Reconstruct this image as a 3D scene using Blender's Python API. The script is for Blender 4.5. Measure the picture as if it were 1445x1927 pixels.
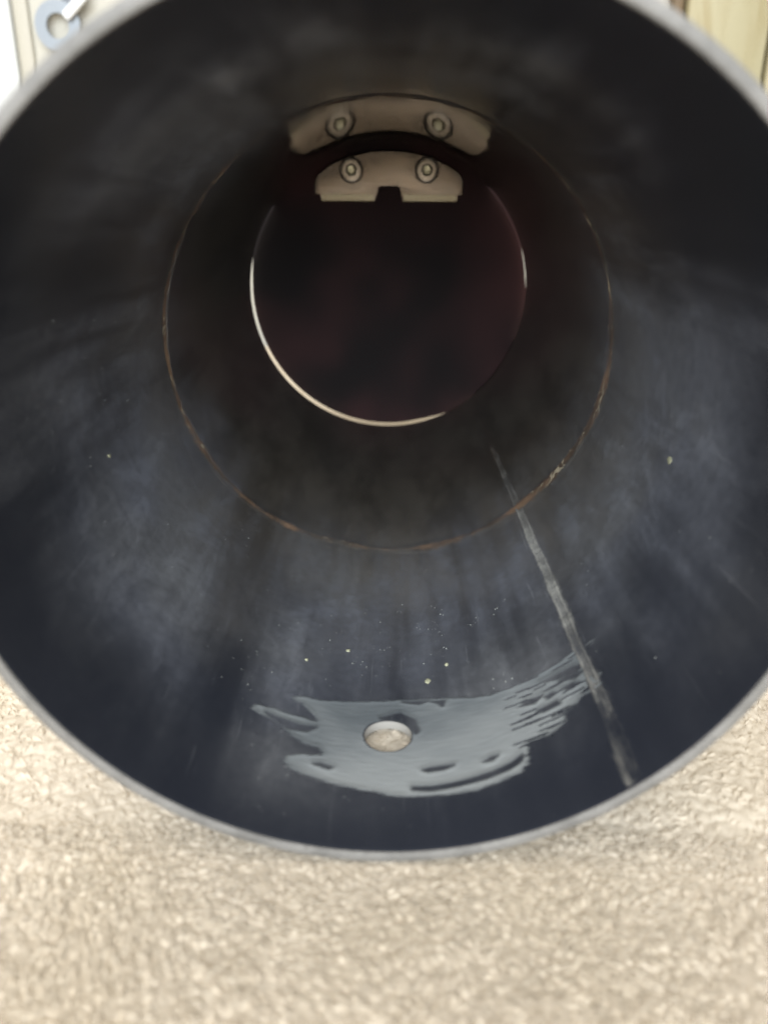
import bpy, bmesh, math, random
import numpy as np
from mathutils import Vector, Matrix, noise

for o in list(bpy.data.objects):
    bpy.data.objects.remove(o)
sc = bpy.context.scene
col = sc.collection
MM = 0.001
random.seed(7)
rng = np.random.default_rng(7)

# ------------------------------------------------------------------ camera
# tube axis = world Y, open rim at y = 0, axis at x = z = 0, inner radius 60 mm
cam_d = bpy.data.cameras.new('camera')
cam = bpy.data.objects.new('camera', cam_d)
col.objects.link(cam)
sc.camera = cam
cam_d.sensor_fit = 'HORIZONTAL'
cam_d.sensor_width = 36.0
cam_d.lens = 36.0 * 1450.0 / 1445.0
cam_d.clip_start = 0.005
cam_d.clip_end = 50.0
pitch, yaw, roll = 0.37843, -0.00197, 0.00803
F = Vector((math.sin(yaw) * math.cos(pitch), math.cos(yaw) * math.cos(pitch), -math.sin(pitch)))
Rr = Vector((math.cos(yaw), -math.sin(yaw), 0.0))
U = Rr.cross(F)
R2 = Rr * math.cos(roll) + U * math.sin(roll)
U2 = U * math.cos(roll) - Rr * math.sin(roll)
m = Matrix.Identity(4)
for i in range(3):
    m[i][0], m[i][1], m[i][2] = R2[i], U2[i], -F[i]
m.translation = Vector((-0.33, -93.11, 35.26)) * MM
cam.matrix_world = m
cam_d.dof.use_dof = True
cam_d.dof.focus_distance = 0.20
cam_d.dof.aperture_fstop = 18.0

# ------------------------------------------------------------------ world and lamps
w = bpy.data.worlds.new('World')
sc.world = w
w.use_nodes = True
bg = w.node_tree.nodes['Background']
bg.inputs['Color'].default_value = (1.0, 0.97, 0.93, 1)
bg.inputs['Strength'].default_value = 0.27

def area(name, loc, target, sx, sy, power, colour):
    d = bpy.data.lights.new(name, 'AREA')
    d.shape = 'RECTANGLE'
    d.size, d.size_y = sx, sy
    d.energy = power
    d.color = colour
    o = bpy.data.objects.new(name, d)
    o.location = loc
    o.rotation_euler = (Vector(target) - Vector(loc)).to_track_quat('-Z', 'Y').to_euler()
    col.objects.link(o)
    return o

# warm ceiling lamp over the work table, a bit to the left
area('ceiling_lamp', (-0.25, 0.10, 1.25), (0.0, 0.05, 0.0), 1.8, 1.8, 21.0, (1.0, 0.90, 0.77))
# tall window in the room behind the photographer
area('window_light', (-0.12, -1.35, 0.68), (0.0, 0.0, 0.0), 1.9, 1.3, 47.0, (0.90, 0.95, 1.0))

vs = sc.view_settings
vs.view_transform = 'Standard'
vs.look = 'None'
vs.exposure = 0.30
vs.gamma = 1.0
vs.use_curve_mapping = False

sc.cycles.max_bounces = 7
sc.cycles.diffuse_bounces = 5
sc.cycles.glossy_bounces = 3
sc.cycles.caustics_reflective = False
sc.cycles.caustics_refractive = False
sc.cycles.use_denoising = True
sc.cycles.denoising_input_passes = 'RGB'
sc.cycles.adaptive_threshold = 0.01

# outlines on the tube wall: (degrees round from the bottom, mm from the rim)
SMEAR = [(-18.86, 37.44), (-16.2, 38.89), (-13.07, 38.82), (-8.16, 39.59), (-2.01, 40.59), (2.94, 41.05), (9.12, 40.52), (14.03, 39.57), (18.88, 38.03), (21.38, 37.86), (24.55, 37.86), (27.83, 38.19), (31.87, 38.62), (35.33, 38.96), (38.24, 39.55), (39.36, 39.78), (39.56, 37.04), (39.29, 33.45), (39.25, 30.32), (40.77, 27.48), (41.26, 25.79), (40.42, 25.15), (37.29, 25.44), (35.44, 24.36), (33.07, 23.44), (32.88, 21.31), (30.58, 20.28), (28.13, 19.68), (25.25, 19.63), (25.43, 17.42), (24.72, 14.93), (22.84, 13.46), (19.8, 12.82), (15.48, 12.03), (10.28, 12.03), (5.12, 12.31), (1.51, 12.58), (-1.61, 13.45), (-5.29, 14.29), (-9.0, 14.86), (-13.34, 15.77), (-16.68, 16.68), (-17.87, 18.28), (-17.38, 20.16), (-15.01, 21.48), (-11.45, 22.32), (-12.12, 23.71), (-14.72, 24.22), (-17.17, 25.56), (-18.16, 26.52), (-18.64, 27.14), (-21.07, 28.43), (-23.49, 28.55), (-25.6, 29.51), (-25.22, 31.64), (-21.62, 32.36), (-17.93, 32.11), (-14.9, 31.97), (-13.08, 31.63), (-14.36, 33.88), (-16.19, 35.72), (-17.65, 36.12)]
SLOTS = [[(4.67, 14.89), (7.82, 14.68), (13.13, 15.01), (18.56, 15.66), (21.97, 16.67), (23.82, 17.84), (23.47, 16.37), (21.2, 15.15), (17.35, 14.52), (11.99, 13.96), (7.78, 13.75), (4.66, 14.27)], [(6.69, 19.11), (8.06, 19.49), (11.88, 19.47), (10.19, 18.77), (7.48, 18.67)], [(17.29, 18.75), (18.5, 19.56), (19.71, 19.49), (18.66, 18.66)], [(-12.31, 19.34), (-11.25, 19.8), (-9.19, 19.28), (-9.8, 18.73)], [(25.67, 30.95), (27.33, 31.6), (30.13, 31.47), (28.33, 30.23)], [(30.59, 30.62), (31.92, 30.92), (32.41, 30.24), (31.05, 29.78)], [(34.35, 30.37), (36.0, 30.48), (37.23, 29.67), (35.75, 29.47)], [(30.87, 35.28), (33.84, 35.32), (37.12, 35.04), (38.93, 34.14), (37.61, 32.96), (34.19, 33.94)], [(34.05, 33.32), (36.63, 33.03), (38.75, 32.18), (36.91, 31.51)], [(-22.51, 30.08), (-18.82, 29.54), (-15.8, 29.1), (-12.92, 29.74), (-14.51, 27.97), (-17.98, 27.53), (-20.85, 29.03)], [(-0.73, 34.6), (1.06, 35.63), (2.87, 36.29), (4.35, 34.96), (5.51, 33.83), (6.16, 30.32), (5.67, 29.71), (4.86, 31.73), (2.84, 33.86), (1.06, 34.52)], [(28.47, 27.68), (32.22, 27.9), (32.64, 26.99), (29.52, 26.78)], [(3.54, 40.03), (6.0, 39.99), (8.46, 39.79), (6.59, 39.05)], [(9.07, 39.45), (11.52, 39.16), (11.1, 37.37), (10.56, 38.57)]]

# ------------------------------------------------------------------ helpers
def link(name, me, mat=None, parent=None):
    o = bpy.data.objects.new(name, me)
    col.objects.link(o)
    if mat is not None:
        me.materials.append(mat)
    if parent is not None:
        o.parent = parent
    return o

def mesh_obj(name, verts, faces, mat=None, parent=None, smooth=True, sharp=None):
    me = bpy.data.meshes.new(name)
    me.from_pydata([tuple(v) for v in verts], [], [tuple(f) for f in faces])
    me.update()
    if smooth:
        me.polygons.foreach_set('use_smooth', [True] * len(me.polygons))
        if sharp:
            me.set_sharp_from_angle(angle=math.radians(sharp))
    return link(name, me, mat, parent)

def from_bm(name, bm, mat=None, parent=None, smooth=True, sharp=35):
    bmesh.ops.recalc_face_normals(bm, faces=bm.faces)
    me = bpy.data.meshes.new(name)
    bm.to_mesh(me)
    bm.free()
    if smooth:
        me.polygons.foreach_set('use_smooth', [True] * len(me.polygons))
        me.set_sharp_from_angle(angle=math.radians(sharp))
    return link(name, me, mat, parent)

def tag(o, label, cat, group=None):
    o['label'] = label
    o['category'] = cat
    if group:
        o['group'] = group

def cyl(th, y, r):
    """th degrees, 0 = bottom of the tube, + = to the right; y, r in mm"""
    a = math.radians(th)
    return Vector((r * math.sin(a), y, -r * math.cos(a))) * MM

class NT:
    def __init__(s, name):
        s.m = bpy.data.materials.new(name)
        s.m.use_nodes = True
        s.t = s.m.node_tree
        s.b = s.t.nodes['Principled BSDF']
    def n(s, typ, **kw):
        nd = s.t.nodes.new(typ)
        for k, v in kw.items():
            if hasattr(nd, k):
                setattr(nd, k, v)
            else:
                s.set(nd, k, v)
        return nd
    def set(s, nd, k, v):
        if isinstance(v, bpy.types.NodeSocket):
            s.t.links.new(v, nd.inputs[k])
        else:
            nd.inputs[k].default_value = v
    def co(s, scale=(1, 1, 1), out='Object'):
        tc = s.n('ShaderNodeTexCoord')
        mp = s.n('ShaderNodeMapping')
        s.t.links.new(tc.outputs[out], mp.inputs['Vector'])
        mp.inputs['Scale'].default_value = scale
        return mp.outputs[0]
    def noise(s, vec, scale, detail=4, rough=0.55, dist=0.0):
        nd = s.n('ShaderNodeTexNoise')
        s.t.links.new(vec, nd.inputs['Vector'])
        nd.inputs['Scale'].default_value = scale
        nd.inputs['Detail'].default_value = detail
        nd.inputs['Roughness'].default_value = rough
        nd.inputs['Distortion'].default_value = dist
        return nd.outputs['Fac']
    def ramp(s, fac, a, b, va=0.0, vb=1.0, smooth=True):
        nd = s.n('ShaderNodeMapRange')
        if smooth:
            nd.interpolation_type = 'SMOOTHSTEP'
        s.t.links.new(fac, nd.inputs['Value'])
        for k, v in (('From Min', a), ('From Max', b), ('To Min', va), ('To Max', vb)):
            s.set(nd, k, v)
        return nd.outputs[0]
    def math(s, op, a, b=0.0, clamp=False):
        nd = s.n('ShaderNodeMath')
        nd.operation = op
        nd.use_clamp = clamp
        s.set(nd, 0, a)
        s.set(nd, 1, b)
        return nd.outputs[0]
    def mix(s, fac, a, b):
        nd = s.n('ShaderNodeMix')
        nd.data_type = 'RGBA'
        s.set(nd, 'Factor', fac)
        for idx, v in ((6, a), (7, b)):
            if isinstance(v, bpy.types.NodeSocket):
                s.t.links.new(v, nd.inputs[idx])
            else:
                nd.inputs[idx].default_value = (*v, 1) if len(v) == 3 else v
        return nd.outputs[2]
    def bump(s, h, strength, dist):
        nd = s.n('ShaderNodeBump')
        nd.inputs['Strength'].default_value = strength
        nd.inputs['Distance'].default_value = dist
        s.t.links.new(h, nd.inputs['Height'])
        return nd.outputs[0]
    def put(s, **kw):
        for k, v in kw.items():
            k = k.replace('_', ' ')
            if not isinstance(v, bpy.types.NodeSocket) and isinstance(v, tuple) and len(v) == 3 and k.endswith('Color'):
                v = (*v, 1)
            s.set(s.b, k, v)
        return s.m

# ------------------------------------------------------------------ materials
def mat_interior(seam=None):
    t = NT(seam or 'black_interior_paint')
    v = t.co()
    sx = t.n('ShaderNodeSeparateXYZ')
    t.t.links.new(v, sx.inputs[0])
    y = sx.outputs['Y']
    streak = t.co((1, 0.10, 1))
    # light and shade round the tube painted as bands: angle round the axis (0 = floor), slightly wobbly
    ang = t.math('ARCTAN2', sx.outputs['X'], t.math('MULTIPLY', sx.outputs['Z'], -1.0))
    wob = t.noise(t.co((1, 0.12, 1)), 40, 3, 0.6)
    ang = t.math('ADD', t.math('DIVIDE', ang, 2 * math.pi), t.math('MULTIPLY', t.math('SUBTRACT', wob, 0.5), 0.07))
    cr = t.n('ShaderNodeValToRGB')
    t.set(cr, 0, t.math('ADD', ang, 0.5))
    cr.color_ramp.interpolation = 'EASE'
    light_stops = ((-180, .40), (-142, .75), (-112, .32), (-85, .55), (-63, 1.0), (-48, .70), (-34, .36), (-20, .75), (0, .62), (24, .62),
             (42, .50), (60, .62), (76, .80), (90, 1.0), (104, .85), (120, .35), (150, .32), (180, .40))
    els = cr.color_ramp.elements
    while len(els) < len(light_stops):
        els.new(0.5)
    for e_, (a_, k_) in zip(els, light_stops):
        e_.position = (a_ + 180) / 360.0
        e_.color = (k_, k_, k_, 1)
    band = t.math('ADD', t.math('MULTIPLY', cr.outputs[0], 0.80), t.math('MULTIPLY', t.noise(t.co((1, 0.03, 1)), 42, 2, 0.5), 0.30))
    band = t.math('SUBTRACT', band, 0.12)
    fine = t.noise(streak, 170, 2, 0.5, 0.2)                         # fine lengthwise streaks
    cloud = t.noise(v, 30, 2, 0.4, 0.2)
    grain = t.noise(v, 420, 3, 0.6)
    # dust tone by depth, light falloff painted in: dark lip, bright middle, dark rear
    yw = t.math('ADD', y, t.math('MULTIPLY', t.math('SUBTRACT', cloud, 0.5), 0.05))
    reach = t.math('MULTIPLY', t.ramp(yw, 0.004, 0.055, 0.06, 1.0), t.ramp(yw, 0.080, 0.165, 1.0, 0.06))
    dust = t.math('ADD', t.math('MULTIPLY', band, 0.50), t.math('ADD', t.math('MULTIPLY', fine, 0.28), t.math('MULTIPLY', cloud, 0.22)))  # dust mixed with the painted light bands
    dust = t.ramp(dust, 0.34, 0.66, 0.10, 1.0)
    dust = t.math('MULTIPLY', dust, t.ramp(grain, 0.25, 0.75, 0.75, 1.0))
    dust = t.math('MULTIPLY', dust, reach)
    vor = t.n('ShaderNodeTexVoronoi')
    t.t.links.new(v, vor.inputs['Vector'])
    vor.inputs['Scale'].default_value = 330
    spk = t.ramp(vor.outputs['Distance'], 0.06, 0.12, 1.0, 0.0)
    spk = t.math('MULTIPLY', spk, t.math('MULTIPLY', t.ramp(t.noise(v, 35, 3), 0.50, 0.60), reach))
    # short scratches, two directions
    sc1 = t.ramp(t.noise(t.co((1, 0.06, 1)), 1100, 2, 0.5), 0.66, 0.72)
    mp = t.n('ShaderNodeMapping')
    t.t.links.new(v, mp.inputs['Vector'])
    mp.inputs['Rotation'].default_value = (0.5, 0.2, 0.6)
    mp.inputs['Scale'].default_value = (1, 0.04, 1)
    sc2 = t.ramp(t.noise(mp.outputs[0], 750, 2, 0.5), 0.71, 0.75)
    scr = t.math('MULTIPLY', t.math('MAXIMUM', sc1, sc2), t.ramp(t.noise(v, 18, 2), 0.42, 0.56, 0.0, 0.20))
    rear_paint = t.mix(t.ramp(t.noise(t.co((1, 0.3, 1)), 70, 5, 0.65), 0.35, 0.65), (0.085, 0.075, 0.060), (0.155, 0.138, 0.112))
    paint = t.mix(t.ramp(yw, 0.03, 0.115), (0.021, 0.024, 0.033), rear_paint)   # browner, lighter paint further in
    scuff = t.ramp(t.noise(t.co((1, 0.4, 1)), 85, 5, 0.65, 0.5), 0.46, 0.70)
    dust = t.math('MULTIPLY', dust, t.ramp(scuff, 0, 1, 0.78, 1.30, False))
    tone = t.mix(t.ramp(t.noise(v, 24, 3, 0.5), 0.38, 0.62), (0.158, 0.168, 0.197), (0.182, 0.187, 0.196))
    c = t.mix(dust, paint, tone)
    c = t.mix(t.math('MULTIPLY', spk, 0.5), c, (0.33, 0.34, 0.33))
    c = t.mix(t.math('MULTIPLY', scr, reach), c, (0.30, 0.31, 0.33))
    rough = t.ramp(dust, 0.0, 0.7, t.ramp(yw, 0.07, 0.15, 0.27, 0.045), 0.42)
    hgt = t.math('ADD', t.math('MULTIPLY', fine, 0.4), t.math('MULTIPLY', grain, 0.25))
    hgt = t.math('ADD', hgt, t.math('MULTIPLY', spk, 0.5))
    bmp = t.n('ShaderNodeBump')
    t.set(bmp, 'Strength', t.ramp(reach, 0, 1, 0.015, 0.22, False))
    t.set(bmp, 'Distance', 0.0005)
    t.set(bmp, 'Height', hgt)
    if seam:
        at = t.n('ShaderNodeAttribute')
        at.attribute_name = 'fill'
        f = t.math('ADD', at.outputs['Fac'], t.math('MULTIPLY', t.math('SUBTRACT', t.noise(t.co((1, 0.25, 1)), 300, 6, 0.75), 0.5), 1.5))
        f = t.ramp(f, 0.15, 0.95)
        if seam == 'rusty_joint':
            sc_ = t.mix(t.ramp(t.noise(v, 70, 4, 0.6), 0.35, 0.65), (0.13, 0.094, 0.066), (0.36, 0.23, 0.145))
            gold = t.math('MULTIPLY', t.ramp(t.noise(v, 190, 5, 0.7, 1.0), 0.53, 0.62), t.ramp(t.noise(v, 20, 2), 0.47, 0.56))
            sc_ = t.mix(gold, sc_, (0.70, 0.60, 0.42))
        else:
            sc_ = t.mix(t.ramp(t.noise(v, 160, 5, 0.65), 0.35, 0.65), (0.19, 0.186, 0.17), (0.42, 0.41, 0.37))
        c = t.mix(f, c, sc_)
    return t.put(Base_Color=c, Roughness=rough, IOR=t.ramp(yw, 0.06, 0.14, 1.45, 2.5), Normal=bmp.outputs[0],
                 Sheen_Weight=t.math('MULTIPLY', dust, 0.25), Sheen_Roughness=0.4, Sheen_Tint=(0.8, 0.86, 1.0, 1))

def mat_rim():
    t = NT('grey_rim_edge')
    v = t.co()
    n = t.noise(v, 130, 6, 0.7)
    c = t.mix(t.ramp(n, 0.3, 0.7), (0.14, 0.136, 0.128), (0.235, 0.228, 0.215))
    c = t.mix(t.ramp(t.noise(v, 260, 5, 0.75), 0.60, 0.68, 0.0, 0.6), c, (0.07, 0.065, 0.058))
    return t.put(Base_Color=c, Roughness=0.45, Normal=t.bump(t.noise(v, 500, 5, 0.7), 0.35, 0.0004))

def mat_outer():
    t = NT('outer_tube_paint')
    v = t.co()
    c = t.mix(t.noise(v, 60, 3), (0.42, 0.42, 0.42), (0.50, 0.50, 0.49))
    return t.put(Base_Color=c, Roughness=0.35)

def mat_smear():
    t = NT('grey_smear')
    sx = t.co((0.22, 1.7, 0.22))
    n = t.noise(sx, 300, 4, 0.6)
    n2 = t.noise(t.co((0.6, 1, 0.6)), 38, 4, 0.6)
    at = t.n('ShaderNodeAttribute')
    at.attribute_name = 'cover'
    cov = t.math('ADD', at.outputs['Fac'], t.math('MULTIPLY', t.math('SUBTRACT', n, 0.5), 0.55))
    alpha = t.math('MULTIPLY', t.ramp(cov, 0.05, 0.80, 0.0, 0.92), t.ramp(n2, 0.25, 0.6, 0.80, 1.0))
    c = t.mix(t.ramp(n2, 0.3, 0.7), (0.175, 0.197, 0.21), (0.325, 0.345, 0.347))
    return t.put(Base_Color=c, Alpha=alpha, Roughness=t.ramp(n, 0.3, 0.7, 0.12, 0.28), IOR=1.55, Normal=t.bump(n, 0.07, 0.0004))

def mat_flat(name, c, rough, metal=0.0, var=0.12, nscale=200, bump=0.0):
    t = NT(name)
    v = t.co()
    n = t.noise(v, nscale, 4)
    cc = t.mix(n, tuple(x * (1 - var) for x in c), tuple(min(1, x * (1 + var)) for x in c))
    kw = dict(Base_Color=cc, Roughness=rough, Metallic=metal)
    if bump:
        kw['Normal'] = t.bump(n, bump, 0.0005)
    return t.put(**kw)

def mat_bracket():
    t = NT('bronze_bracket')
    grain = t.noise(t.co((0.12, 1, 1)), 900, 3, 0.6)
    blot = t.noise(t.co(), 110, 5, 0.65, 0.6)
    c = t.mix(t.ramp(blot, 0.32, 0.68), (0.44, 0.335, 0.245), (0.72, 0.575, 0.435))
    c = t.mix(t.ramp(t.noise(t.co(), 420, 4, 0.7), 0.58, 0.70, 0.0, 0.7), c, (0.24, 0.18, 0.13))
    return t.put(Base_Color=c, Roughness=t.ramp(blot, 0.3, 0.7, 0.30, 0.50), Metallic=0.7, Normal=t.bump(grain, 0.10, 0.0003))

def mat_plate():
    t = NT('black_end_plate')
    wv = t.n('ShaderNodeTexWave')
    t.t.links.new(t.co(), wv.inputs['Vector'])
    wv.inputs['Scale'].default_value = 260
    wv.inputs['Distortion'].default_value = 0.4
    c = t.mix(t.ramp(t.noise(t.co(), 17, 2, 0.4), 0.35, 0.65), (0.034, 0.029, 0.030), (0.13, 0.062, 0.064))  # reddish patches painted in for a faint reflected glow
    return t.put(Base_Color=c, Roughness=0.6, Specular_IOR_Level=0.12, Normal=t.bump(wv.outputs['Fac'], 0.08, 0.0002))

def mat_towel(name, tufted):
    t = NT(name)
    v = t.co()
    n = t.noise(v, 28, 4)
    base = t.mix(t.ramp(n, 0.3, 0.7), (0.715, 0.635, 0.51), (0.765, 0.69, 0.575))
    if tufted:
        g = t.n('ShaderNodeNewGeometry')
        base = t.mix(t.math('MULTIPLY', g.outputs['Random Per Island'], 0.14), base, (0.82, 0.76, 0.665))
    else:
        fib = t.noise(v, 700, 4, 0.7)
        t.put(Normal=t.bump(fib, 0.8, 0.002))
    t.put(Base_Color=base, Roughness=1.0, Specular_IOR_Level=0.0)
    if tufted:                                  # thin cotton lets some light through
        tl = t.n('ShaderNodeBsdfTranslucent')
        t.set(tl, 'Color', base)
        mx = t.n('ShaderNodeMixShader')
        mx.inputs[0].default_value = 0.25
        t.t.links.new(t.b.outputs[0], mx.inputs[1])
        t.t.links.new(tl.outputs[0], mx.inputs[2])
        t.t.links.new(mx.outputs[0], t.t.nodes['Material Output'].inputs['Surface'])
    return t.m

def mat_wood():
    t = NT('cream_wood')
    v = t.co((1, 1, 0.12))
    n = t.noise(v, 45, 5, 0.6, 1.2)
    n2 = t.noise(t.co((1, 1, 0.04)), 240, 4, 0.6)
    c = t.mix(t.ramp(n, 0.36, 0.66), (0.41, 0.375, 0.235), (0.31, 0.25, 0.115))
    c = t.mix(t.math('MULTIPLY', n2, 0.35), c, (0.375, 0.32, 0.19))
    return t.put(Base_Color=c, Roughness=0.5)

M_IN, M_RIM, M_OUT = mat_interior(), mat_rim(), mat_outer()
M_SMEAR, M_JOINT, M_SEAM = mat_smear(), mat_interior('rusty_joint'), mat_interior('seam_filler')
M_PLATE = mat_plate()
M_BRACKET = mat_bracket()
M_EDGE = mat_flat('lit_bracket_lip', (0.97, 0.78, 0.50), 0.40, 0.35, 0.1, 150)
M_SCREW = mat_flat('zinc_screw', (0.50, 0.42, 0.33), 0.34, 1.0, 0.15, 300)
M_SCREW_SHADE = mat_flat('screw_shade', (0.17, 0.14, 0.11), 0.5, 0.5, 0.2, 300)  # shade colour for the screw recess and the ring round its head
M_SOCKET = mat_flat('lit_socket_floor', (0.96, 0.88, 0.60), 0.35, 0.6, 0.05, 300)
M_CUT = mat_flat('bare_hole_edge', (0.36, 0.35, 0.325), 0.45)
M_POST = mat_flat('black_spacer', (0.03, 0.028, 0.027), 0.5)
M_CHIP = mat_flat('yellowish_chip', (0.50, 0.50, 0.34), 0.6, 0.0, 0.15, 800, 0.4)
M_DUST = mat_flat('pale_dust', (0.30, 0.31, 0.29), 0.7)
M_TOWEL, M_TUFT = mat_towel('towel_weave', False), mat_towel('towel_pile', True)
M_WALL = mat_flat('cream_wall', (0.53, 0.51, 0.44), 0.6, 0.0, 0.03, 8)
M_WHITE = mat_flat('white_paint', (0.62, 0.635, 0.625), 0.45, 0.0, 0.03, 8)
M_TRIM = mat_flat('beige_trim', (0.50, 0.475, 0.40), 0.5, 0.0, 0.05, 12)
M_GREY = mat_flat('grey_ring_metal', (0.25, 0.275, 0.30), 0.4, 0.3, 0.08, 60)
M_CLEAR = mat_flat('clip_white', (0.85, 0.86, 0.88), 0.15, 0.0, 0.02, 60)
M_WOOD = mat_wood()
M_DARK = mat_flat('dark_gap', (0.16, 0.11, 0.06), 0.6)

# ------------------------------------------------------------------ setting: wall behind the table
def box(bm, x0, x1, y0, y1, z0, z1, bev=0.0):
    r = bmesh.ops.create_cube(bm, size=1.0)
    for v in r['verts']:
        v.co = Vector(((x0 + x1) / 2 + v.co.x * (x1 - x0), (y0 + y1) / 2 + v.co.y * (y1 - y0), (z0 + z1) / 2 + v.co.z * (z1 - z0))) * MM
    if bev:
        es = list({e for v in r['verts'] for e in v.link_edges})
        bmesh.ops.bevel(bm, geom=es, offset=bev * MM, segments=2, affect='EDGES', profile=0.5)

bm = bmesh.new()
box(bm, -600, 600, 520, 560, -75, 700)
wall = from_bm('wall', bm, M_WALL)
wall['kind'] = 'structure'
bm = bmesh.new(); box(bm, -420, -257, 514, 519.5, -66, 600, 3)
o = from_bm('white_panel', bm, M_WHITE); tag(o, 'white upright panel at the far left edge behind the tube', 'panel')
bm = bmesh.new(); box(bm, -256.5, -246, 517, 519.5, -66, 600, 2)
o = from_bm('trim_strip', bm, M_TRIM); tag(o, 'narrow beige upright trim strip on the cream wall left of the tube', 'trim')

# wooden boards on the right
for k, (x0, x1) in enumerate(((196, 251), (253.5, 330))):
    bm = bmesh.new(); box(bm, x0, x1, 500 - k, 518, -66, 600, 2)
    o = from_bm('wood_board', bm, M_WOOD)
    tag(o, ('yellowish cream wooden board with brown streaks, next to the dark gap', 'pale wooden board at the right edge behind the rim')[k], 'board', 'wooden boards on the wall')
bm = bmesh.new(); box(bm, 188, 194.5, 506, 519, -66, 600, 1)
o = from_bm('edge_strip', bm, M_DARK); tag(o, 'thin brown upright strip beside the yellowish wooden board', 'trim')

# ------------------------------------------------------------------ grey ring hanging on the wall
def disc_with_hole(name, cx, cz, r_out, r_in, y0, y1, mat, parent=None, seg=48):
    vs, fs = [], []
    for i in range(seg):
        a = 2 * math.pi * i / seg
        c, s = math.cos(a), math.sin(a)
        for r, y in ((r_out, y0), (r_out, y1), (r_in, y1), (r_in, y0)):
            vs.append(Vector((cx + r * c, y, cz + r * s)) * MM)
    for i in range(seg):
        j = (i + 1) % seg
        for k in range(4):
            l = (k + 1) % 4
            fs.append((i * 4 + k, i * 4 + l, j * 4 + l, j * 4 + k))
    return mesh_obj(name, vs, fs, mat, parent, True, 35)

rg = bpy.data.objects.new('hanging_ring', None); col.objects.link(rg)
tag(rg, 'grey metal ring with a round hole hanging against the cream wall', 'ring')
disc_with_hole('ring_plate', -225, 147, 15.5, 7.8, 512, 515, M_GREY, rg)
bm = bmesh.new()
box(bm, -6, 6, 512.3, 514.7, 0, 70, 1)
bmesh.ops.rotate(bm, verts=bm.verts, cent=(0, 0, 0), matrix=Matrix.Rotation(math.radians(38), 3, 'Y'))
bmesh.ops.translate(bm, verts=bm.verts, vec=Vector((-219, 0, 155)) * MM)
from_bm('shank', bm, M_GREY, rg)
bm = bmesh.new()
box(bm, -3, 3, 507, 511.5, -7, 13, 1.5)
bmesh.ops.rotate(bm, verts=bm.verts, cent=(0, 0, 0), matrix=Matrix.Rotation(math.radians(48), 3, 'Y'))
bmesh.ops.translate(bm, verts=bm.verts, vec=Vector((-213, 0, 156)) * MM)
from_bm('clip', bm, M_CLEAR, rg)
bm = bmesh.new(); box(bm, -190, -182, 508, 519.8, 196, 204, 2)
from_bm('peg', bm, M_GREY, rg)

# ------------------------------------------------------------------ towel
tw = bpy.data.objects.new('towel', None); col.objects.link(tw)
tag(tw, 'cream terry towel with curly pile spread under the tube', 'towel')

def sstep(a, b, x):
    t = min(1.0, max(0.0, (x - a) / (b - a)))
    return t * t * (3 - 2 * t)

# vectorised value noise
_tab = rng.random((256, 256))
def vnoise(x, y, off=0):
    x = np.asarray(x, float) + off * 17.3; y = np.asarray(y, float) + off * 5.9
    xi = np.floor(x).astype(int); yi = np.floor(y).astype(int)
    fx, fy = x - xi, y - yi
    fx = fx * fx * fx * (fx * (fx * 6 - 15) + 10); fy = fy * fy * fy * (fy * (fy * 6 - 15) + 10)
    g = lambda a, c: _tab[a & 255, c & 255]
    return (g(xi, yi) * (1 - fx) + g(xi + 1, yi) * fx) * (1 - fy) + (g(xi, yi + 1) * (1 - fx) + g(xi + 1, yi + 1) * fx) * fy * 1.0 - 0.5

def ss(a, b, x):
    t = np.clip((x - a) / (b - a), 0, 1)
    return t * t * (3 - 2 * t)

def towel_base(x, y):
    z = -63.0
    und = 2.8 * vnoise(x * 0.02, y * 0.02, 1) + 1.0 * vnoise(x * 0.07, y * 0.07, 2)
    under = (1 - ss(12, 45, np.abs(x))) * ss(-25, 5, y)      # pressed flat by the tube
    z = z + und * (1 - under)
    return z

_jit = rng.random((256, 256, 3))
def lobes(x, y, cell, off=0):
    """soft yarn lobes: rounded cells with shallow creases between them"""
    wx = x + 2.6 * vnoise(x * 0.22, y * 0.22, 3 + off) + 5.0 * vnoise(x * 0.06, y * 0.06, 5 + off)
    wy = y + 2.6 * vnoise(x * 0.22, y * 0.22, 4 + off) + 5.0 * vnoise(x * 0.06, y * 0.06, 6 + off)
    u, v = wx / (cell * 0.82), wy / (cell * 1.35)
    iu, iv = np.floor(u).astype(int), np.floor(v).astype(int)
    d1 = np.full(u.shape, 9.0); d2 = np.full(u.shape, 9.0); hid = np.zeros(u.shape)
    for a in (-1, 0, 1):
        for c in (-1, 0, 1):
            J = _jit[(iu + a + 31 * off) & 255, (iv + c) & 255]
            d = np.hypot(iu + a + J[..., 0] - u, iv + c + J[..., 1] - v)
            nearer = d < d1
            d2 = np.where(nearer, d1, np.minimum(d2, d))
            hid = np.where(nearer, J[..., 2], hid)
            d1 = np.where(nearer, d, d1)
    return (1 - np.exp(-(d2 - d1) * 3.4)) * (0.8 + 0.2 * hid) - 0.30 * d1 * d1

def pile_h(x, y):
    return 0.50 * lobes(x, y, 2.4) + 0.08 * lobes(x, y, 1.05, 2) + 0.06 * vnoise(x * 2.4, y * 2.4, 9)

# backing sheet, coarse, a little below the pile
xs = np.arange(-420, 421, 7.0); ys = np.arange(-470, 503, 7.0)
GX, GY = np.meshgrid(xs, ys)
Z = towel_base(GX, GY) - 0.6
Z = Z - 1.2 * ((np.abs(GX) < 123) & (GY > -78) & (GY < 88))
nx = len(xs)
vs = np.stack([GX, GY, Z], -1).reshape(-1, 3) * MM
fs = [(j * nx + i, j * nx + i + 1, (j + 1) * nx + i + 1, (j + 1) * nx + i) for j in range(len(ys) - 1) for i in range(nx - 1)]
mesh_obj('backing', vs, fs, M_TOWEL, tw)

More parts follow.
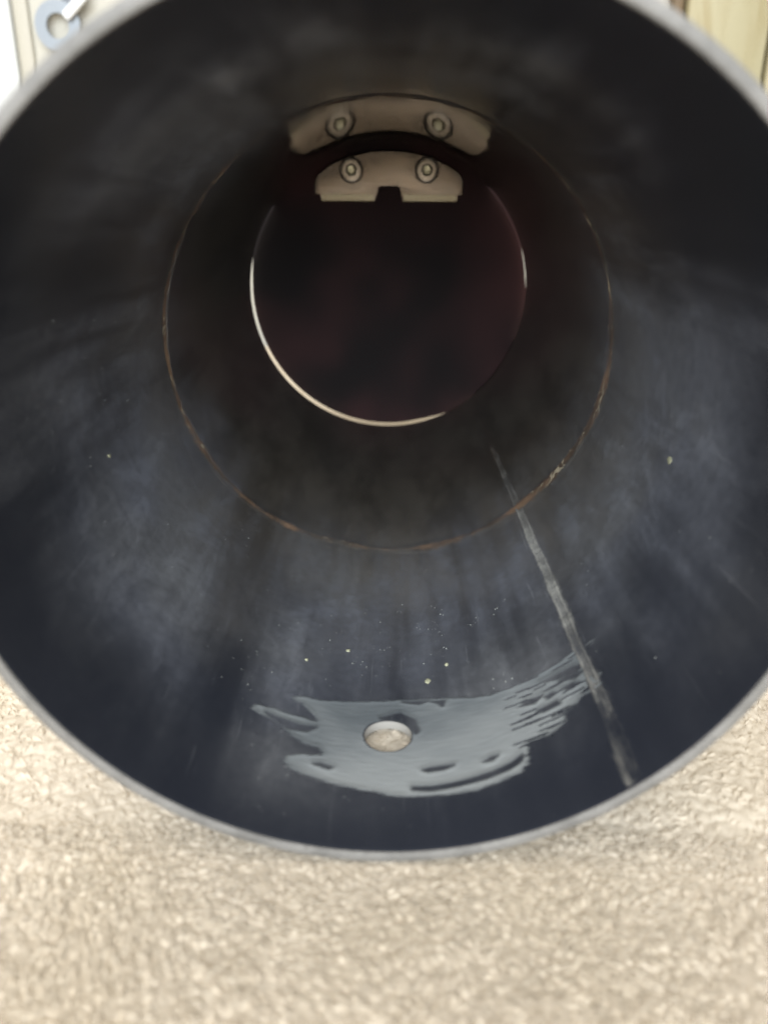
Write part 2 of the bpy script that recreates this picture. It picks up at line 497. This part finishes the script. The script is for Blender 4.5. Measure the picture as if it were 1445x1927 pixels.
def np_mesh(name, V, quads, mat, parent):
    me = bpy.data.meshes.new(name)
    me.vertices.add(len(V)); me.vertices.foreach_set('co', np.ascontiguousarray(V, np.float32).ravel())
    n = len(quads)
    me.loops.add(n * 4); me.loops.foreach_set('vertex_index', np.ascontiguousarray(quads, np.int32).ravel())
    me.polygons.add(n); me.polygons.foreach_set('loop_start', np.arange(0, n * 4, 4, dtype=np.int32))
    me.update(calc_edges=True)
    me.polygons.foreach_set('use_smooth', np.ones(n, bool))
    return link(name, me, mat, parent)

# looped pile: yarn lobes as relief
st = 0.42
xs = np.arange(-126, 126.1, st); ys = np.arange(-82, 92, st)
GX, GY = np.meshgrid(xs, ys)
edge = ss(-82, -76, GY) * (1 - ss(86, 92, GY)) * ss(-126, -120, GX) * (1 - ss(120, 126, GX))
Z = towel_base(GX, GY) + pile_h(GX, GY) * edge - 2.0 * (1 - edge)
# the yarn lobes lean over: shear the relief along the nap
lean_x = 0.45 * vnoise(GX * 0.05, GY * 0.05, 11) * 2; lean_y = -0.35 + 0.5 * vnoise(GX * 0.05, GY * 0.05, 12)
hh = (Z - towel_base(GX, GY))
PX, PY = GX + lean_x * hh, GY + lean_y * hh
nx, ny = len(xs), len(ys)
I = np.arange(nx * ny).reshape(ny, nx)
Q = np.stack([I[:-1, :-1], I[:-1, 1:], I[1:, 1:], I[1:, :-1]], -1).reshape(-1, 4)
o = np_mesh('pile', np.stack([PX, PY, Z], -1).reshape(-1, 3) * MM, Q, M_TUFT, tw)
o['kind'] = 'stuff'

# curls of yarn lying half sunk in the pile, then a thin fuzz of loose fibres
def strands(name, fx, fy, L, rad, spread, curl, lift, arch, NSg, NRd):
    NF = len(fx)
    ang = -1.4 + 3.2 * vnoise(fx * 0.04, fy * 0.04, 11) + 2.0 * vnoise(fx * 0.16, fy * 0.16, 13) + rng.normal(0, spread, NF)
    tw_ = rng.normal(0, curl, NF)
    ar = arch * rng.uniform(0.3, 1.0, NF)
    V = np.zeros((NF, NSg + 1, NRd, 3))
    px, py = fx.copy(), fy.copy()
    for k in range(NSg + 1):
        f = k / NSg
        a = ang + tw_ * (f - 0.5)
        zz = towel_base(px, py) + pile_h(px, py) + lift + ar * math.sin(math.pi * min(f * 1.1, 1.0)) - 0.35 * arch * f
        r = rad * math.sqrt(max(0.02, 1 - (2 * f - 1) ** 4)) * (1.0 - 0.15 * f)
        for q in range(NRd):
            w_ = 2 * math.pi * q / NRd
            V[:, k, q, 0] = px - np.sin(a) * r * math.cos(w_)
            V[:, k, q, 1] = py + np.cos(a) * r * math.cos(w_)
            V[:, k, q, 2] = zz + r * math.sin(w_)
        px = px + np.cos(a) * L / NSg; py = py + np.sin(a) * L / NSg
    idx0 = (np.arange(NF) * (NSg + 1) * NRd)[:, None]
    pat = np.array([(k * NRd + q, k * NRd + (q + 1) % NRd, (k + 1) * NRd + (q + 1) % NRd, (k + 1) * NRd + q) for k in range(NSg) for q in range(NRd)])
    Q = (idx0[:, :, None] + pat[None]).reshape(-1, 4)
    o = np_mesh(name, V.reshape(-1, 3) * MM, Q, M_TUFT, tw)
    o['kind'] = 'stuff'
def scatter(n1, n2):
    return (np.concatenate([rng.uniform(-98, 98, n1), rng.uniform(-122, 122, n2)]),
            np.concatenate([rng.uniform(-66, 8, n1), rng.uniform(-72, 82, n2)]))
fx, fy = scatter(18000, 11000)
strands('yarn_curls', fx, fy, rng.uniform(1.8, 3.6, len(fx)), rng.uniform(0.28, 0.48, len(fx)), 0.45, 1.2, -0.26, 0.32, 6, 5)
fx, fy = scatter(34000, 8000)
strands('loose_fibres', fx, fy, rng.uniform(1.2, 3.0, len(fx)), rng.uniform(0.06, 0.12, len(fx)), 0.9, 1.8, 0.18, 0.6, 4, 3)

# ------------------------------------------------------------------ the tube
RI, RO, LEN, Y_JOINT = 60.0, 61.8, 255.5, 116.1
tube = bpy.data.objects.new('metal_tube', None)
tube.location = (0, 0, -RO * MM)
col.objects.link(tube)
tag(tube, 'open grey metal tube with scuffed black interior lying on the cream towel', 'tube')
TUBE_OFF = Matrix.Translation((0, 0, RO * MM))
def adopt(o):
    o.parent = tube
    o.matrix_parent_inverse = TUBE_OFF.copy()   # parts are modelled about the tube axis
    return o

SEG = 288
prof = []                                   # (r, y, material index) closed section
e = 0.5
inner_y = [0.5, 1.5, 3, 5] + [8 + 2.0 * k for k in range(24)] + [58 + 4.0 * k for k in range(49)] + [LEN]
for y in inner_y:
    prof.append((RI, y))
outer_y = list(reversed([0.5, 2, 6] + [12 + 3.0 * k for k in range(16)] + [70 + 20.0 * k for k in range(10)] + [LEN]))
n_in = len(prof)
for y in outer_y:
    prof.append((RO, y))
n_out = len(prof)
prof += [(RO - 0.12, 0.15), (RO - 0.45, 0.0), (RI + 0.45, 0.0), (RI + 0.12, 0.15)]
npf = len(prof)
vs = []
for i in range(SEG):
    th = 360.0 * i / SEG
    for r, y in prof:
        vs.append(cyl(th, y, r))
fs, mi = [], []
for i in range(SEG):
    j = (i + 1) % SEG
    for k in range(npf):
        l = (k + 1) % npf
        fs.append((i * npf + k, j * npf + k, j * npf + l, i * npf + l))
        if k < n_in - 1:
            mi.append(0)
        elif k == n_in - 1 or k >= n_out - 1:
            mi.append(1)
        else:
            mi.append(2)
me = bpy.data.meshes.new('tube_wall')
me.from_pydata([tuple(v) for v in vs], [], fs)
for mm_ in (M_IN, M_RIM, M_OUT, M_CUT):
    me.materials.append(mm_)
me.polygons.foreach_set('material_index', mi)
bm = bmesh.new(); bm.from_mesh(me); bmesh.ops.recalc_face_normals(bm, faces=bm.faces); bm.to_mesh(me); bm.free()
wall_o = bpy.data.objects.new('tube_wall', me); col.objects.link(wall_o)
# drill the hole in the underside
bm = bmesh.new()
bmesh.ops.create_cone(bm, cap_ends=True, segments=56, radius1=4.6 * MM, radius2=4.6 * MM, depth=20 * MM)
for f in bm.faces:
    f.material_index = 3
cme = bpy.data.meshes.new('drill'); bm.to_mesh(cme); bm.free()
for mm_ in (M_IN, M_RIM, M_OUT, M_CUT):
    cme.materials.append(mm_)
cut = bpy.data.objects.new('drill', cme); col.objects.link(cut)
cut.location = Vector((0.55, 29.2, -60.5)) * MM
md = wall_o.modifiers.new('hole', 'BOOLEAN')
md.operation = 'DIFFERENCE'; md.object = cut; md.solver = 'EXACT'
bpy.context.view_layer.update()
dg = bpy.context.evaluated_depsgraph_get()
new = bpy.data.meshes.new_from_object(wall_o.evaluated_get(dg))
wall_o.modifiers.clear()
wall_o.data = new
new.name = 'tube_wall'
bpy.data.objects.remove(cut)
new.polygons.foreach_set('use_smooth', [True] * len(new.polygons))
new.set_sharp_from_angle(angle=math.radians(35))
adopt(wall_o)

# rusty band round the joint half way down: a low broken ridge
vs, fs, fill = [], [], []
NSEG, NP = 360, 13
for i in range(NSEG):
    th = -180 + 360.0 * i / NSEG
    q = Vector((math.sin(math.radians(th)), -math.cos(math.radians(th)), 0)) * 2.4
    wd = 6.0 * (0.75 + 0.5 * noise.noise(q * 1.5 + Vector((0, 0, 2))))
    yo = 0.8 * noise.noise(q + Vector((0, 0, 8)))
    side = 0.60 + 0.75 * math.exp(-((abs(th) - 85) / 38.0) ** 2) + 0.45 * math.exp(-((th - 50) / 16.0) ** 2)
    amp = side * (0.85 + 0.7 * noise.noise(q * 3.1 + Vector((0, 0, 5))))
    for k in range(NP):
        u = -1 + 2 * k / (NP - 1)
        g = math.exp(-((u + 0.15 * math.sin(th * 0.11)) / 0.52) ** 2)
        hh = 0.5 * g * (0.6 + 0.9 * noise.noise(Vector((q.x * 6, q.y * 6, u * 1.5))))
        edge = -0.12 if abs(u) > 0.97 else 0.02
        vs.append(cyl(th, Y_JOINT + yo + u * wd, RI - max(hh, 0) - edge))
        fill.append(amp * g)
for i in range(NSEG):
    j = (i + 1) % NSEG
    for k in range(NP - 1):
        fs.append((i * NP + k, i * NP + k + 1, j * NP + k + 1, j * NP + k))
o = adopt(mesh_obj('joint_band', vs, fs, M_JOINT))
at = o.data.attributes.new('fill', 'FLOAT', 'POINT')
at.data.foreach_set('value', fill)
o['label'] = 'broken rusty brown band round the joint inside the tube'

# lengthwise seam: two low ridges with filler between
vs, fs, fill = [], [], []
yy = np.concatenate([np.arange(1.0, 115.0, 0.8), np.arange(115.0, 215.0, 2.0)])
NP = 25
for y in yy:
    wdt = 3.0 + 0.4 * noise.noise(Vector((0, y * 0.13, 1))) - 1.4 * sstep(100, 190, y) + 1.4 * sstep(32, 5, y)
    thc = 39.85 + 0.25 * noise.noise(Vector((3, y * 0.06, 1)))
    for k in range(NP):
        u = -1 + 2 * k / (NP - 1)
        g1 = math.exp(-((u + 0.28) / 0.20) ** 2); g2 = math.exp(-((u - 0.22) / 0.17) ** 2); g3 = math.exp(-((u + 0.72) / 0.08) ** 2)
        hh = (g1 * 0.34 + g2 * 0.24) * (0.75 + 0.6 * noise.noise(Vector((u * 1.3, y * 0.35, 4))))
        near = 1 - sstep(40, 8, y) if y < 40 else 1.0
        hh *= 0.3 + 0.7 * near
        edge = -0.12 if abs(u) > 0.97 else 0.02
        vs.append(cyl(thc + math.degrees(u * wdt / RI), y, RI - max(hh, 0) - edge))
        fl = max(0.85 * g1, 0.75 * g2, 0.45 * g3 * sstep(60, 100, y), 0.62 * math.exp(-(u / 0.5) ** 2))
        fl *= 1.10 * (0.34 + 0.66 * sstep(6, 70, y)) * (1 - 0.35 * sstep(110, 120, y)) * (1 - sstep(150, 205, y)) * (1 - sstep(0.7, 0.95, abs(u)))
        fill.append(fl)
for j in range(len(yy) - 1):
    for k in range(NP - 1):
        fs.append((j * NP + k, j * NP + k + 1, (j + 1) * NP + k + 1, (j + 1) * NP + k))
o = adopt(mesh_obj('lengthwise_seam', vs, fs, M_SEAM))
at = o.data.attributes.new('fill', 'FLOAT', 'POINT')
at.data.foreach_set('value', fill)
o['label'] = 'pale grey lengthwise seam running down the tube wall'

# grey smear round the drilled hole
def seg_dist(px, py, poly):
    P = np.array(poly, float); Q = np.roll(P, -1, 0)
    d = np.full(px.shape, 1e9); ins = np.zeros(px.shape, bool)
    for (ax, ay), (bx, by) in zip(P, Q):
        vx, vy = bx - ax, by - ay
        t = np.clip(((px - ax) * vx + (py - ay) * vy) / (vx * vx + vy * vy + 1e-12), 0, 1)
        d = np.minimum(d, np.hypot(px - ax - t * vx, py - ay - t * vy))
        c = ((ay > py) != (by > py)) & (px < (bx - ax) * (py - ay) / (by - ay + 1e-12) + ax)
        ins ^= c
    return np.where(ins, d, -d)

K = math.pi * RI / 180.0                     # mm of arc for one degree
st = 0.22
ax = np.arange(-27.5 * K, 45.5 * K, st); ay = np.arange(10.5, 42.5, st)
GX, GY = np.meshgrid(ax, ay)
nz = np.array([[noise.noise(Vector((gx * 0.35, gy * 1.5, 0.0))) for gx in ax] for gy in ay])
nz2 = np.array([[noise.noise(Vector((gx * 0.9, gy * 2.4, 5.0))) for gx in ax] for gy in ay])
sd = seg_dist(GX, GY, [(a * K, b) for a, b in SMEAR]) + 0.30 * nz + 0.22 * nz2
for s_ in SLOTS:
    sd = np.minimum(sd, -seg_dist(GX, GY, [(a * K, b) for a, b in s_]) + 0.04)
for bx_, by_, br_, el_ in ((42.3 * K, 38.5, 0.8, 2.2), (41.4 * K, 28.6, 0.6, 1.0)):
    qx, qy = GX - bx_, (GY - by_)
    sd = np.maximum(sd, br_ - np.hypot(qx / el_, qy))
ns = np.array([[noise.noise(Vector((gx * 0.16, gy * 1.9, 11.0))) for gx in ax] for gy in ay])
right = np.clip((GX / K - 20) / 8, 0, 1)
sd = np.minimum(sd, 3 - 6.0 * np.clip(ns - 0.16, 0, 1) * (0.05 + 1.25 * right) * 3)
lip = np.exp(-((sd - 0.6) / 0.5) ** 2)
cover = np.clip((sd + 0.3) / 1.6, 0, 1)
hgt = 0.03 + 0.05 * np.clip(sd / 0.6, 0, 1) + 0.09 * lip + 0.03 * nz * (sd > 0.3)
hole_d = np.hypot(GX - 0.55, GY - 29.2)
keep = (sd > -0.5) & (hole_d > 4.75)
idx = -np.ones(GX.shape, int)
vs, fs, cov = [], [], []
def vid(j, i):
    if idx[j, i] < 0:
        idx[j, i] = len(vs)
        vs.append(cyl(GX[j, i] / K, GY[j, i], RI - hgt[j, i]))
        cov.append(cover[j, i])
    return idx[j, i]
for j in range(GX.shape[0] - 1):
    for i in range(GX.shape[1] - 1):
        if keep[j, i] and keep[j, i + 1] and keep[j + 1, i] and keep[j + 1, i + 1]:
            fs.append((vid(j, i), vid(j, i + 1), vid(j + 1, i + 1), vid(j + 1, i)))
o = adopt(mesh_obj('smear', vs, fs, M_SMEAR))
at = o.data.attributes.new('cover', 'FLOAT', 'POINT')
at.data.foreach_set('value', cov)
o['label'] = 'grey brushed smear round the drilled hole in the tube floor'

# little pale chips stuck on the wall
def chip(th, y, a, b, name='paint_chip'):
    bm = bmesh.new()
    bmesh.ops.create_icosphere(bm, subdivisions=2, radius=1.0)
    c = cyl(th, y, RI - 0.05)
    t = math.radians(th)
    ex = Vector((math.cos(t), 0, math.sin(t))); ey = Vector((0, 1, 0)); en = Vector((-math.sin(t), 0, math.cos(t)))
    for v in bm.verts:
        k = 1 + 0.45 * noise.noise(v.co * 1.7 + Vector((th, y, 0)))
        p = v.co * k
        v.co = c + (ex * p.x * a + ey * p.y * b + en * p.z * 0.22) * MM
    return adopt(from_bm(name, bm, M_CHIP))
for a_ in ((77.2, 59.5, 0.75, 1.2), (8.7, 46.7, 0.6, 0.9), (12.9, 52.0, 0.4, 0.6), (-8.2, 58.8, 0.5, 0.5), (-16.8, 51.8, 0.4, 0.5), (-76.6, 61.0, 0.4, 0.7)):
    chip(*a_)

# fine dust grains
vs, fs = [], []
clumps = [(random.gauss(3, 16), random.gauss(64, 11)) for _ in range(42)] + [(random.uniform(-105, 105), random.uniform(30, 110)) for _ in range(40)]
for k in range(900):
    if random.random() < 0.62:
        cth, cy_ = random.choice(clumps)
        th, y = cth + random.gauss(0, 0.9), cy_ + random.gauss(0, 1.3)
    else:
        th, y = random.uniform(-110, 110), random.uniform(20, 113)
    if not 3 < y < 113 or abs(th - 39.75) < 2:
        continue
    if seg_dist(np.array([th * K]), np.array([y]), [(a * K, b) for a, b in SMEAR])[0] > -0.6:
        continue
    s = 0.04 + 0.22 * random.random() ** 4
    c = cyl(th, y, RI - s * 0.3)
    b0 = len(vs)
    for dx, dy, dz in ((1, 0, 0), (-1, 0, 0), (0, 1, 0), (0, -1, 0), (0, 0, 1), (0, 0, -1)):
        vs.append(c + Vector((dx * random.uniform(.6, 1.4), dy * random.uniform(.6, 1.6), dz * 0.6)) * s * MM)
    for a_, b_, c_ in ((0, 2, 4), (2, 1, 4), (1, 3, 4), (3, 0, 4), (2, 0, 5), (1, 2, 5), (3, 1, 5), (0, 3, 5)):
        fs.append((b0 + a_, b0 + b_, b0 + c_))
o = adopt(mesh_obj('dust', vs, fs, M_DUST))
o['kind'] = 'stuff'

# ------------------------------------------------------------------ end plate, spacers, bracket
Y_END = LEN
GAP = 3.3
def plate_r(th):
    # ears reach out over the tube wall where the plate is fixed; elsewhere a thin slit of daylight stays open
    e1 = sstep(12, 40, th) * (1 - sstep(70, 98, th))
    t2 = th % 360
    e2 = sstep(104, 132, t2) * (1 - sstep(236, 268, t2))
    return 59.9 + 2.6 * max(e1, e2)
vs, fs, N = [], [], 240
for k in range(N):
    th = -180 + 360.0 * k / N
    for y in (0.0, 3.0):
        vs.append(cyl(th, Y_END + GAP + y, plate_r(th)) + Vector((0.25, 0, 0.6)) * MM)
fs.append(tuple(2 * k for k in range(N))); fs.append(tuple(2 * k + 1 for k in reversed(range(N))))
for k in range(N):
    l = (k + 1) % N
    fs.append((2 * k, 2 * k + 1, 2 * l + 1, 2 * l))
me = bpy.data.meshes.new('t'); me.from_pydata([tuple(v) for v in vs], [], fs)
bm = bmesh.new(); bm.from_mesh(me); bpy.data.meshes.remove(me)
plate = adopt(from_bm('end_plate', bm, M_PLATE))
plate['label'] = 'black end plate closing the far end of the tube'

def arc_spacer(t0, t1):
    vs, fs = [], []
    n = max(2, int((t1 - t0) / 3))
    for i in range(n + 1):
        th = t0 + (t1 - t0) * i / n
        for r, y in ((60.3, Y_END + 0.05), (62.0, Y_END + 0.05), (62.0, Y_END + GAP - 0.02), (60.3, Y_END + GAP - 0.02)):
            vs.append(cyl(th, y, r))
    for i in range(n):
        for k in range(4):
            l = (k + 1) % 4
            fs.append((i * 4 + k, i * 4 + l, (i + 1) * 4 + l, (i + 1) * 4 + k))
    fs.append((0, 1, 2, 3)); fs.append((n * 4 + 3, n * 4 + 2, n * 4 + 1, n * 4))
    return adopt(mesh_obj('spacer', vs, fs, M_POST, None, True, 35))
arc_spacer(42, 70); arc_spacer(136, 234)

# bracket: arched plate with a notch, screwed to the end plate
Y_BF = Y_END - 1.0                          # front face
R_BR = 56.2
pts = []
a0, a1 = math.degrees(math.asin(24.8 / R_BR)), 0
for k in range(25):
    a = math.radians(a0 - 2 * a0 * k / 24)
    pts.append((R_BR * math.sin(a), R_BR * math.cos(a)))
pts += [(-29.5, 47.0), (-30.9, 44.2), (-31.0, 39.6), (-28.8, 39.4), (-28.4, 37.2), (-5.9, 37.2), (-5.0, 39.6), (-4.2, 42.4), (-3.4, 43.0),
        (3.6, 43.0), (4.4, 42.4), (5.0, 39.6), (5.7, 37.3), (28.5, 37.4), (28.8, 39.5), (30.7, 39.7), (30.6, 45.2), (29.3, 47.6)]
bm = bmesh.new()
fv = [bm.verts.new(Vector((x, Y_BF, z)) * MM) for x, z in pts]
face = bm.faces.new(fv)
ret = bmesh.ops.extrude_face_region(bm, geom=[face])
ev = [g for g in ret['geom'] if isinstance(g, bmesh.types.BMVert)]
bmesh.ops.translate(bm, verts=ev, vec=(0, (GAP + 1.0 - 0.05) * MM, 0))
es = [e for e in bm.edges if all(abs(v.co.y - Y_BF * MM) < 1e-6 for v in e.verts)]
bmesh.ops.bevel(bm, geom=es, offset=0.35 * MM, segments=2, affect='EDGES', profile=0.5)
br = adopt(from_bm('bracket', bm, M_BRACKET, None, True, 25))
br['label'] = 'bronze coloured arched bracket with a notch at the far end'

def child(o, parent):
    o.parent = parent
    return o

for x0, x1 in ((-28.0, -6.3), (6.1, 28.1)):
    bm = bmesh.new()
    # lip along the lower edge, its lit brightness painted in, sloping towards the opening
    vv = [bm.verts.new(Vector(p) * MM) for p in
          ((x0, Y_BF - 0.6, 39.9), (x1, Y_BF - 0.6, 39.9), (x1, Y_BF - 0.6, 37.3), (x0, Y_BF - 0.6, 37.3),
           (x0, Y_BF - 0.3, 37.0), (x1, Y_BF - 0.3, 37.0), (x1, Y_BF + 0.6, 37.0), (x0, Y_BF + 0.6, 37.0), (x0, Y_BF + 0.6, 39.9), (x1, Y_BF + 0.6, 39.9))]
    for q in ((0, 1, 2, 3), (3, 2, 5, 4), (4, 5, 6, 7), (7, 6, 9, 8), (8, 9, 1, 0), (0, 3, 4, 7, 8), (1, 9, 6, 5, 2)):
        bm.faces.new([vv[i] for i in q])
    child(from_bm('lip', bm, M_EDGE, None, True, 20), br)

def screw(cx, cz, rot):
    # socket-head screw: rounded head with a hexagonal recess
    N = 48
    rings = [(4.55, 0.2), (4.55, -1.9), (4.4, -2.25), (4.0, -2.45)]
    vs, fs = [], []
    for r, y in rings:
        for i in range(N):
            a = 2 * math.pi * i / N
            vs.append(Vector((cx + r * math.cos(a), Y_BF + y, cz + r * math.sin(a))) * MM)
    def hexr(a):
        s = math.pi / 3
        b = (a - rot) % s - s / 2
        return 2.6 * math.cos(s / 2) / math.cos(b)
    for k, y in ((1.0, -2.45), (0.93, -2.3), (0.72, -0.6)):
        for i in range(N):
            a = 2 * math.pi * i / N
            r = hexr(a) * k
            vs.append(Vector((cx + r * math.cos(a), Y_BF + y, cz + r * math.sin(a))) * MM)
    for q in range(6):
        for i in range(N):
            j = (i + 1) % N
            fs.append((q * N + i, q * N + j, (q + 1) * N + j, (q + 1) * N + i))
    vs.append(Vector((cx, Y_BF - 0.15, cz)) * MM)
    c = len(vs) - 1
    for i in range(N):
        fs.append((6 * N + i, 6 * N + (i + 1) % N, c))
    bm = bmesh.new()
    me = bpy.data.meshes.new('t'); me.from_pydata([tuple(v) for v in vs], [], fs); bm.from_mesh(me); bpy.data.meshes.remove(me)
    so = child(from_bm('screw', bm, M_SCREW, None, True, 30), br)
    so.data.materials.append(M_SOCKET); so.data.materials.append(M_SCREW_SHADE)  # socket light and shade painted: bright floor, dark recess walls
    for p in so.data.polygons:
        dc = math.hypot(p.center.x / MM - cx, p.center.z / MM - cz)
        if len(p.vertices) == 3:
            p.material_index = 1
        elif dc < 2.62:
            p.material_index = 2
def shadow_ring(cx, cz):  # thin dark ring added as the shadow round a screw head
    vs, fs, N = [], [], 40
    for i in range(N):
        a = 2 * math.pi * i / N
        for r, y in ((5.15, -0.0), (5.15, -0.28), (4.3, -0.32)):
            vs.append(Vector((cx + r * math.cos(a), Y_BF + y, cz + r * math.sin(a))) * MM)
    for i in range(N):
        j = (i + 1) % N
        fs += [(i * 3, j * 3, j * 3 + 1, i * 3 + 1), (i * 3 + 1, j * 3 + 1, j * 3 + 2, i * 3 + 2)]
    child(mesh_obj('shadow_ring', vs, fs, M_SCREW_SHADE, None, True, 35), br)
shadow_ring(-15.6, 48.9); shadow_ring(15.5, 49.1)
screw(-15.6, 48.9, 0.3)
screw(15.5, 49.1, 0.1)
